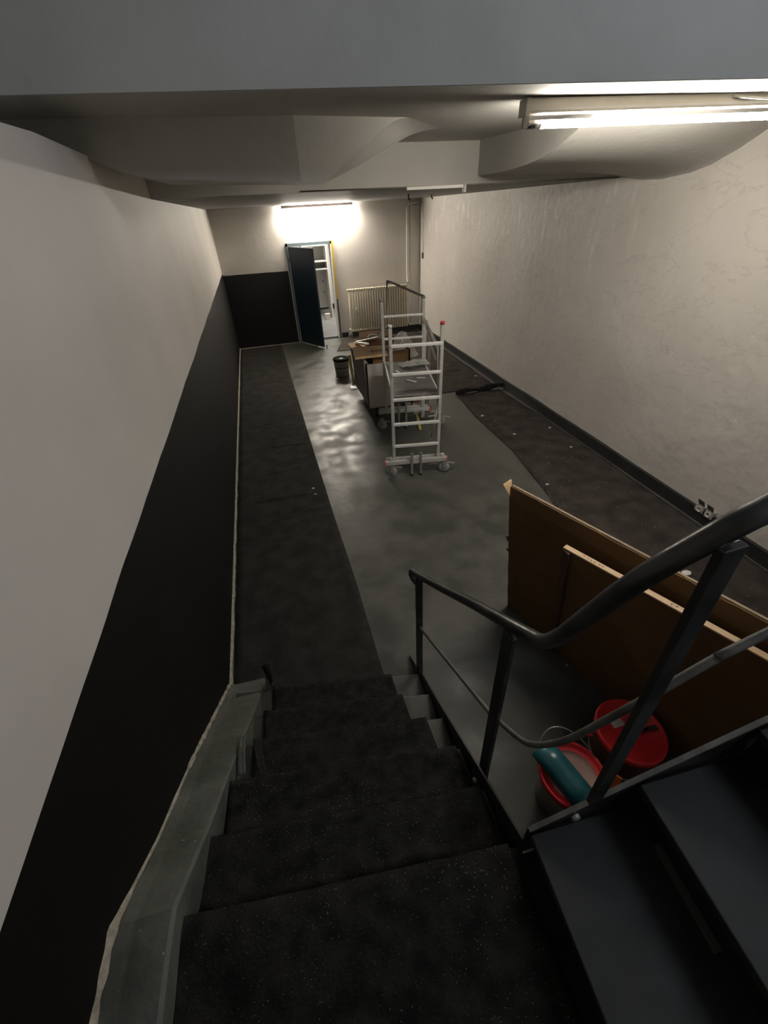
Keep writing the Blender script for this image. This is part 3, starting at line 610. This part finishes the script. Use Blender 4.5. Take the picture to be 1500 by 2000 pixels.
MB().box((1.36, 6.04, .81), (1.95, 6.06, 1.0)).box((1.36, 6.9, .81), (1.95, 6.92, 1.0)).box((1.36, 6.04, .81), (1.38, 6.92, 1.0)).box((1.93, 6.04, .81), (1.95, 6.92, 1.0)).box((1.36, 6.04, .81), (1.95, 6.92, .83)).build('box', m_card, cx)
MB().hexa([(1.10, 5.97, 1.0), (1.62, 5.90, 1.015), (1.64, 6.08, 1.075), (1.12, 6.14, 1.09), (1.10, 5.97, 1.006), (1.62, 5.90, 1.021), (1.64, 6.08, 1.081), (1.12, 6.14, 1.096)]).build('front_flap', m_card2, cx)
MB().bar((1.11, 5.965, .985), (1.62, 5.90, 1.00), .012, .03).build('torn_flap_edge', m_cardedge, cx)
MB().hexa([(1.15, 6.2, 1.02), (1.37, 6.2, 1.0), (1.37, 6.8, 1.0), (1.15, 6.7, 1.0), (1.15, 6.2, 1.026), (1.37, 6.2, 1.006), (1.37, 6.8, 1.006), (1.15, 6.7, 1.006)]).build('side_flap', m_cardedge, cx)
MB().box((1.38, 6.9, 1.0), (1.93, 6.91, 1.10)).build('rear_flap', m_card2, cx)
wd = thing('wooden_batten', 'pale wooden batten with a grey cross piece lying in the open carton on the trolley', 'batten', (1.5, 6.5, 1.0))
MB().bar((1.27, 6.60, 1.03), (1.33, 6.12, 1.12), .065, .02).build('side_batten', m_white, wd)
MB().bar((1.27, 6.62, 1.035), (1.66, 6.75, 1.035), .03, .02).build('rear_batten', m_galv, wd)
tag(MB().tube(smoothpath([(1.47, 6.70, 1.06), (1.52, 6.74, 1.085), (1.60, 6.76, 1.08), (1.66, 6.72, 1.05), (1.70, 6.6, 1.02)], 5), .008, 8).build('metal_bracket', m_alu), 'bent light metal bracket lying over the rear of the open carton', 'bracket')
# white plastic bag standing on the trolley
rows = []
for i in range(20):
    t = i / 19; row = []
    for k in range(16):
        a = 2 * math.pi * k / 16; rr = (.20 * (1 - t) ** .7 + .02) * (1 + .22 * nz(math.cos(a), math.sin(a), t, 2.5))
        row.append((1.93 + rr * math.cos(a) * 1.0 - .02 * t, 6.30 + .75 * rr * math.sin(a), .84 + .35 * t + .02 * nz(a, t, 2, 3)))
    row.append(row[0]); rows.append(row)
tag(MB().grid(rows).build('plastic_bag', mat('milky_plastic_bag', (.55, .52, .46), (.6, .57, .51), rough=.35, trans=.25, bump=.6, bscale=25)), 'milky plastic bag slumped in a peak behind the scaffold rungs', 'plastic bag')
tag(MB().tube([(1.73, 6.10, .92), (1.92, 6.12, 1.22)], .010, 8).build('white_rod', m_white), 'thin white rod leaning against the milky plastic bag', 'rod')
tag(MB().tube([(1.62, 6.62, 1.05), (1.80, 6.9, 1.12)], .010, 8).build('metal_rod', m_galv), 'short grey metal rod lying at the rear of the trolley load', 'rod')
tag(MB().lathe([(0, 0), (.012, 0), (.012, .06), (.008, .065), (0, .066)], (1.665, 6.03, 1.06), n=12).build('white_plug', m_white), 'tiny white plug standing on the carton edge behind the scaffold upright', 'plug')
pb = thing('plastic_bottle', 'small clear plastic bottle standing on the floor under the left end of the radiator', 'bottle', (1.97, 10.97, 0))
MB().lathe([(0, 0), (.05, .0), (.052, .1), (.045, .16), (.018, .21), (.018, .23)], (1.97, 10.90, 0), n=20).build('body', m_glass, pb)
MB().lathe([(.02, 0), (.02, .03), (0, .03)], (1.97, 10.90, .225), n=14).build('cap', m_white, pb)
tag(MB().hexa([(1.36, 7.78, 0), (1.41, 7.78, 0), (1.41, 7.80, 0), (1.36, 7.80, 0), (1.325, 7.80, .52), (1.375, 7.80, .52), (1.375, 7.82, .52), (1.325, 7.82, .52)]).build('yellow_board', m_yellow2), 'narrow yellow board standing upright between the bucket and the trolley', 'board')
tag(crumple(1.38, 7.50, .24, .16, 0, .04, 8).build('plastic_film', m_film), 'crumpled clear plastic film on the floor left of the trolley', 'plastic film')
bk = thing('bucket', 'small grey bucket with a black lid on the floor left of the trolley', 'bucket', (1.26, 8.1, 0))
MB().lathe([(0, 0), (.125, 0), (.13, .01), (.15, .30)], (1.27, 8.32, 0), n=32).build('body', mat('grey_bucket_label', (.22, .215, .20), (.28, .27, .26), rough=.4, scale=8), bk)
MB().lathe([(.152, 0), (.158, .0), (.160, .035), (.150, .04), (.13, .032), (0, .030)], (1.27, 8.32, .295), n=32).build('lid', mat('dull_black_lid', (.008, .012, .010), rough=.95, spec=.05), bk)
MB().lathe([(.139, 0), (.143, .028)], (1.27, 8.32, .15), n=32).build('dark_band', m_black, bk)
MB().lathe([(0, 0), (.045, 0), (.045, .002)], (1.27, 8.32, .3265), n=20).build('lid_label', mat('pale_green_label', (.35, .5, .45), rough=.4), bk)
tag(MB().box((1.10, 8.05, 0), (1.14, 8.09, .03)).build('plaster_chip', m_paper), 'white crumb on the floor at the left foot of the black-lidded bucket', 'plaster chip')
# things under and behind the deck
j = thing('glass_jar', 'glass jar with a bright lid standing on the floor behind the scaffold', 'jar', (2.21, 6.12, 0))
MB().lathe([(0, 0), (.05, 0), (.052, .12), (.04, .15)], (2.21, 6.12, 0), n=20).build('body', m_glass, j)
MB().lathe([(.043, 0), (.043, .025), (0, .025)], (2.21, 6.12, .148), n=20).build('lid', m_chrome, j)
j = thing('glass_jar', 'small red-labelled jar in front of the other jar behind the scaffold', 'jar', (2.25, 5.98, 0))
MB().lathe([(0, 0), (.035, 0), (.035, .09), (.025, .10)], (2.255, 5.96, 0), n=20).build('body', m_glass, j)
MB().lathe([(.036, 0), (.036, .04)], (2.255, 5.96, .03), n=20).build('red_label', m_red, j)
tag(MB().box((2.02, 6.12, .0), (2.14, 6.24, .30)).build('cardboard_tube_box', m_card2, bevel=.004), 'upright tan carton standing behind the scaffold deck', 'carton')
tag(MB().box((1.99, 5.99, .0), (2.10, 6.10, .14)).build('white_box', m_paper, bevel=.004), 'low white box on the floor in front of the tan carton', 'box')
tag(MB().bar((1.90, 5.42, .012), (2.03, 5.96, .012), .04, .024).build('spirit_level', m_yellow2, bevel=.003), 'yellow spirit level lying on the floor under the scaffold', 'spirit level')
tag(MB().tube(smoothpath([(2.12, 5.83, .03), (2.16, 5.80, .015), (2.21, 5.81, .012), (2.26, 5.80, .012), (2.29, 5.84, .012)], 5), .012, 10).build('white_hose', m_white), 'short curved white hose on the floor at the right castor', 'hose')

# ============================================================ RADIATOR
rd = thing('radiator', 'cream column radiator under the right part of the back wall', 'radiator', (2.75, 11.1, .12))
N = 24
for i in range(N):
    x = 2.03 + 1.44 * i / (N - 1); mb = MB()
    for yy in (11.00, 11.075): mb.tube([(x, yy, .17), (x, yy, 1.07)], .0135, 8)
    mb.box((x - .022, 10.985, 1.06), (x + .022, 11.09, 1.10)).box((x - .022, 10.985, .145), (x + .022, 11.09, .185))
    mb.build('radiator_column', m_cream, rd, bevel=.006)
for zz in (1.08, .165): MB().tube([(1.99, 11.04, zz), (3.50, 11.04, zz)], .018, 10).build('header_pipe', m_cream, rd)
for x in (2.2, 3.3): MB().box((x, 11.08, .6), (x + .04, YB, .66)).build('wall_bracket', m_cream, rd)
MB().lathe([(0, 0), (.02, 0), (.022, .04), (0, .04)], (3.50, 11.04, .165), axis=(1, 0, 0), n=12).build('drain_valve', m_greyplastic, rd)
MB().lathe([(0, 0), (.02, 0), (.022, .05), (0, .05)], (3.52, 11.04, 1.11), n=12).build('radiator_valve', m_galv, rd)
tag(MB().tube(smoothpath([(3.53, 11.07, 1.12), (3.53, 11.12, 1.18), (3.53, 11.13, 1.4), (3.54, 11.13, 2.5), (3.545, 11.13, 2.64), (3.60, 11.13, 2.68), (3.72, 11.13, 2.695), (3.80, 11.1, 2.70)], 5), .017, 12).build('heating_pipe', m_white), 'white heating pipe rising from the radiator to the ceiling corner', 'pipe')
tag(MB().tube(smoothpath([(3.62, 11.15, .2), (3.62, 11.15, 2.60), (3.70, 11.13, 2.64), (3.80, 11.1, 2.65)], 4), .010, 8).build('thin_pipe', m_ceiling), 'thinner pipe beside the white heating pipe in the back corner', 'pipe')
sw = thing('pendant_switch', 'small grey switch hanging on a wire on the right wall near the back corner', 'switch', (3.85, 10.93, 1.72))
MB().tube([(XR - .012, 10.95, 2.70), (XR - .012, 10.93, 1.74)], .005, 6).build('cable', m_white, sw)
MB().box((XR - .035, 10.90, 1.62), (XR - .005, 10.96, 1.74)).build('switch_body', m_olive, sw, bevel=.008)
# trunking on the low ceiling edge
tk = thing('cable_trunking', 'short white cable trunking fixed under the edge of the low ceiling', 'trunking', (1.8, 4.78, 2.82))
MB().box((1.52, 4.765, 2.822), (2.10, 4.79, 2.848)).build('cover', m_white, tk, bevel=.003)
MB().box((2.095, 4.75, 2.785), (2.115, 4.80, 2.85)).build('end_clip', m_socket, tk)
tag(MB().tube([(.52, 4.78, 2.852), (1.52, 4.78, 2.845), (2.12, 4.78, 2.842), (3.0, 4.785, 2.842), (3.84, 4.79, 2.840)], .006, 8).build('ceiling_cable', m_olive), 'thin dark cable running along the edge of the low ceiling', 'cable')
for x, y, lab in ((2.25, 7.0, 'small dark hook under the low ceiling near its middle'), (3.0, 8.1, 'small dark hook under the low ceiling near the right wall')):
    tag(MB().tube([(x, y, 2.83), (x, y, 2.77), (x + .025, y, 2.745)], .012, 8).build('ceiling_hook', m_greyplastic), lab, 'hook')

# ============================================================ FLUORESCENT LAMPS
l1 = thing('fluorescent_lamp', 'large fluorescent batten lamp with one lit tube under the ceiling above the stairs', 'lamp', (2.3, 2.75, 3.12))
def LN(t, dy=0, z=3.1): return (1.53 + 1.74 * t, 2.74 - .045 * t + dy, z + .012 * t)
MB().bar(LN(0, .0, 3.115), LN(1, 0, 3.118), .075, .06).build('lamp_body', m_fixture, l1, bevel=.006)
MB().bar(LN(.0, -.038, 3.10), LN(1, -.038, 3.103), .004, .01).build('body_seam', m_white, l1)
for t in (0.0, 1.0):
    MB().bar(LN(t - .008, .0, 3.11), LN(t + .006, 0, 3.11), .082, .07).build('end_cap', m_fixture, l1)
for t, d in ((.012, 1), (.988, -1)):
    MB().bar(LN(t - .006, 0, 3.09), LN(t - .006, 0, 3.03), .03, .022, (0, 1, 0)).build('tube_holder', m_socket, l1)
    MB().tube([LN(t, 0, 3.045), LN(t + .045 * d, 0, 3.045)], .0185, 14).build('tube_ferrule', m_chrome, l1)
MB().tube([LN(.055, 0, 3.045), LN(.945, 0, 3.047)], .018, 20).build('tube', m_tubeglass_near, l1)
MB().tube(smoothpath([LN(.72, -.045, 3.13), LN(.80, -.055, 3.12), LN(.9, -.055, 3.115), LN(1.1, -.05, 3.12), LN(1.3, -.04, 3.14)], 5), .006, 8).build('supply_cable', m_white, l1)
l2 = thing('fluorescent_lamp', 'lit fluorescent batten lamp on the back wall above the blue door', 'lamp', (1.5, 11.1, 2.72))
MB().box((.75, 11.03, 2.715), (2.28, 11.10, 2.765)).build('lamp_body', mat('pinkish_lamp_body', (.35, .28, .27), rough=.5), l2, bevel=.004)
for x in (.765, 2.265): MB().box((x - .012, 11.04, 2.67), (x + .012, 11.08, 2.72)).build('tube_holder', m_socket, l2)
MB().tube([(.79, 11.06, 2.685), (2.24, 11.06, 2.685)], .013, 18).build('tube', m_tubeglass_far, l2)

# ============================================================ SOCKETS ON THE RIGHT WALL
so = thing('wall_socket', 'light grey surface-mounted double socket with raised flip lids low on the right wall', 'socket', (XR, 2.42, .15))
for y in (2.475, 2.375):
    q = MB().box((XR - .05, y - .042, .10), (XR, y + .042, .185)).build('socket_box', m_socket, so, bevel=.008)
    MB().lathe([(.030, 0), (.030, .008), (.022, .008), (.020, -.01), (0, -.01)], (XR - .05, y, .14), axis=(-1, 0, 0), n=20).build('socket_face', m_white, q)
    MB().hexa([(XR - .045, y - .036, .185), (XR - .045, y + .036, .185), (XR - .035, y + .036, .185), (XR - .035, y - .036, .185), (XR - .085, y - .034, .255), (XR - .085, y + .034, .255), (XR - .075, y + .034, .255), (XR - .075, y - .034, .255)]).build('flip_lid', m_olive, so, bevel=.006)
MB().box((XR - .045, 2.50, .11), (XR, 2.53, .15)).build('cable_gland', m_socket, so)

# ============================================================ CARDBOARD SHEET AND BOARD
def sheet(b0, b1, t0, t1, th):   # leaning slab: bottom line b0-b1, top line t0-t1, thickness to +X
    o_ = Vector((th, .3 * th, 0)); P = [Vector(p) for p in (b0, b1, t1, t0)]
    return MB().prism(P, o_)
cs = thing('cardboard_sheet', 'large brown cardboard sheet standing on edge beside the upper flight', 'cardboard', (1.6, 1.6, 0))
# lower panel and creased upper band
b0, b1 = (1.505, 2.035, 0), (1.97, .36, 0); m0, m1 = (1.37, 2.055, 1.10), (1.985, .40, 1.10); t0, t1 = (1.362, 2.05, 1.20), (1.985, .42, 1.20)
rows = []
for a, b in ((b0, b1), (m0, m1)):
    pass
def lerp(a, b, t): return tuple(x + (y - x) * t for x, y in zip(a, b))
NS = 40
def jag(i, s): return .006 * nz(i, s, 0, .9)
rows = [[(lambda p: (p[0] + jag(i, 1), p[1] + (.012 * nz(z_, 5, 0, 9) if i == 0 else 0), p[2]))(lerp(lerp(b0, b1, i / NS), lerp(m0, m1, i / NS), z_)) for i in range(NS + 1)] for z_ in [k / 12 for k in range(13)]]
MB().grid(rows, False).build('panel', m_card, cs, solid=-.012)
rows = [[lerp(lerp(m0, m1, i / NS), lerp(t0, t1, i / NS), z_) for i in range(NS + 1)] for z_ in (0, .5, 1)]
rows = [[(p[0] - (.02 if z_ == 1 else 0) * 0, p[1], p[2] + (jag(i, 3) if z_ == 2 else 0)) for i, p in enumerate(rw)] for z_, rw in enumerate(rows)]
MB().grid(rows, False).build('folded_top_band', mat('lighter_cardboard_band', (.19, .105, .04), (.22, .125, .05), rough=.85, scale=4), cs, solid=-.012)
MB().bar((t0[0] + .006, t0[1], t0[2] + .003), (t1[0] + .006, t1[1], t1[2] + .003), .016, .005).build('torn_top_edge', mat('dull_cardboard_edge', (.34, .24, .16), (.42, .30, .2), rough=.9, scale=20), cs)
MB().hexa([(1.347, 2.035, 1.135), (1.37, 2.05, 1.12), (1.372, 2.055, 1.12), (1.350, 2.042, 1.14), (1.315, 2.07, 1.20), (1.395, 2.11, 1.20), (1.393, 2.12, 1.205), (1.315, 2.08, 1.205)]).build('torn_corner_flap', m_cardedge, cs)
for z_, s_ in ((.66, .026), (.56, .014)):
    p = lerp(b0, m0, z_); MB().add([(p[0] + .004, p[1], p[2] - s_), (p[0] + .004, p[1], p[2] + s_), (p[0] - .03, p[1] + .012, p[2] + s_), (p[0] - .01, p[1] + .01, p[2] - s_)], [(0, 1, 2, 3)]).build('torn_edge', m_brownpanel, cs, solid=.004)
wb = thing('wooden_board', 'brown faced board with a pale wooden top edge leaning on the large cardboard sheet', 'board', (1.6, 1.3, 0))
q0, q1 = (1.60, 1.58, 0), (1.935, .37, 0); r0, r1 = (1.405, 1.507, 1.1), (1.885, .41, 1.1)
sheet(q0, q1, r0, r1, .028).build('board_face', m_card, wb)
MB().bar((r0[0] + .012, r0[1] + .004, 1.103), (r1[0] + .012, r1[1] + .004, 1.103), .036, .008).build('top_edge', m_wood, wb)
MB().hexa([(1.590, 1.575, 0), (1.630, 1.590, 0), (1.630, 1.545, 0), (1.590, 1.53, 0), (1.398, 1.50, 1.095), (1.433, 1.515, 1.095), (1.438, 1.465, 1.095), (1.403, 1.45, 1.095)]).build('board_end', mat('shaded_board_end', (.10, .05, .03), (.13, .065, .04), rough=.7, scale=8), wb)  # end face of the board, its shade painted in as darker brown
# handwriting on the top edge
wr_ = MB(); dirv = (Vector(r1) - Vector(r0)).normalized(); sidev = Vector((-dirv.y, dirv.x, 0))
for c_ in range(11):
    t = .10 + c_ * .018 + (0 if c_ < 6 else .10 if c_ < 9 else .22)
    p = Vector(r0) + (Vector(r1) - Vector(r0)) * t + Vector((.012, .004, .0078))
    for q_ in range(3):
        a = random.uniform(-.4, .4); b = random.uniform(0, 6.28); d = (dirv * math.cos(b) + sidev * math.sin(b)) * random.uniform(.004, .007)
        c0 = p + dirv * a * .012 + sidev * random.uniform(-.004, .004)
        wr_.bar(c0 - d, c0 + d, .0016, .0006)
wr_.build('pencil_writing', m_ink, wb)

# ============================================================ PAINT BUCKETS BY THE STAIRS
b1_ = thing('paint_bucket', 'grey bucket with a red rim holding a teal tube, nearest the steps', 'bucket', (1.09, .68, 0))
c = (1.10, .685, 0); 
MB().lathe([(0, 0), (.135, 0), (.142, .01), (.158, .27)], c, n=48).build('body', m_bucketclear, b1_)
MB().lathe([(.157, .255), (.168, .262), (.170, .30), (.163, .304), (.155, .298), (.150, .285), (.14, .28), (.125, .28)], c, n=48).build('rim', m_bucketred, b1_)
MB().lathe([(.126, .281), (.12, .272), (.10, .270), (0, .270)], c, n=48).build('lid_recess', mat('pinkish_white_lid', (.52, .33, .27), (.58, .4, .33), rough=.3, scale=5), b1_)
h = [(c[0] + .165 * math.cos(a), c[1] + .165 * math.sin(a) + .06 * math.sin((a - .3) / 2.4 * math.pi) * 1, .27 + .08 * math.sin((a + .1) / 2.6 * math.pi)) for a in [.0 + k * .16 for k in range(17)]]
MB().tube(h, .003, 6).build('wire_handle', m_chrome, b1_)
tb = thing('teal_tube', 'half-round teal plastic channel lying across the red-rimmed bucket', 'plastic channel', (1.08, .7, .31))
pA = Vector((1.005, .835, .345)); pB = Vector((1.08, .53, .335)); d = (pB - pA).normalized(); sd = d.cross(Vector((0, 0, 1))).normalized(); upv = sd.cross(d)
rows = []
for k in range(15):
    a = math.pi * (-.12 + 1.24 * k / 14); rows.append([p + sd * .068 * math.cos(a) + upv * .05 * math.sin(a) - upv * .015 for p in (pA, lerp(pA, pB, .3) and pA.lerp(pB, .3), pA.lerp(pB, .7), pB)])
MB().grid(rows).build('channel', m_teal, tb, solid=.003)
b2_ = thing('paint_bucket', 'larger brownish bucket with a full red lid, next to the cardboard', 'bucket', (1.5, .77, 0))
c = (1.512, .775, 0)
MB().lathe([(0, 0), (.148, 0), (.155, .01), (.171, .33)], c, n=48).build('body', m_brownlabel, b2_)
MB().lathe([(.170, .305), (.180, .31), (.183, .34), (.178, .352), (.168, .350), (.160, .338), (0, .338)], c, n=48).build('lid', m_bucketred, b2_)
MB().lathe([(.161, .10), (.163, .13)], c, n=48).build('pale_band', m_greybox, b2_)
MB().box((c[0] - .075, c[1] + .035, .3385), (c[0] - .005, c[1] + .085, .3415)).build('grey_label', m_greybox, b2_)
MB().tube([(c[0] - .182, c[1] + .06, .28), (c[0] - .16, c[1] + .1, .18)], .006, 6).build('handle_lug', m_bucketred, b2_)
br = thing('brush', 'black-stained paint brush lying across the full red bucket lid', 'brush', (1.58, .78, .345))
MB().tube([(1.50, .755, .358), (1.60, .752, .356)], [.007, .010], 8).build('brush_handle', m_black, br)
MB().bar((1.60, .752, .356), (1.655, .748, .352), .022, .012).build('bristles', m_greyplastic, br)
tag(MB().bar((1.265, .575, .26), (1.30, .60, .33), .03, .02).build('orange_scraper', m_orange), 'small orange tool just behind the stringer between the two red buckets', 'tool')
tag(MB().tube([(1.30, .60, .26), (1.275, .63, .36)], .004, 6).build('wire_pin', m_white), 'thin white pin beside the small orange tool', 'pin')
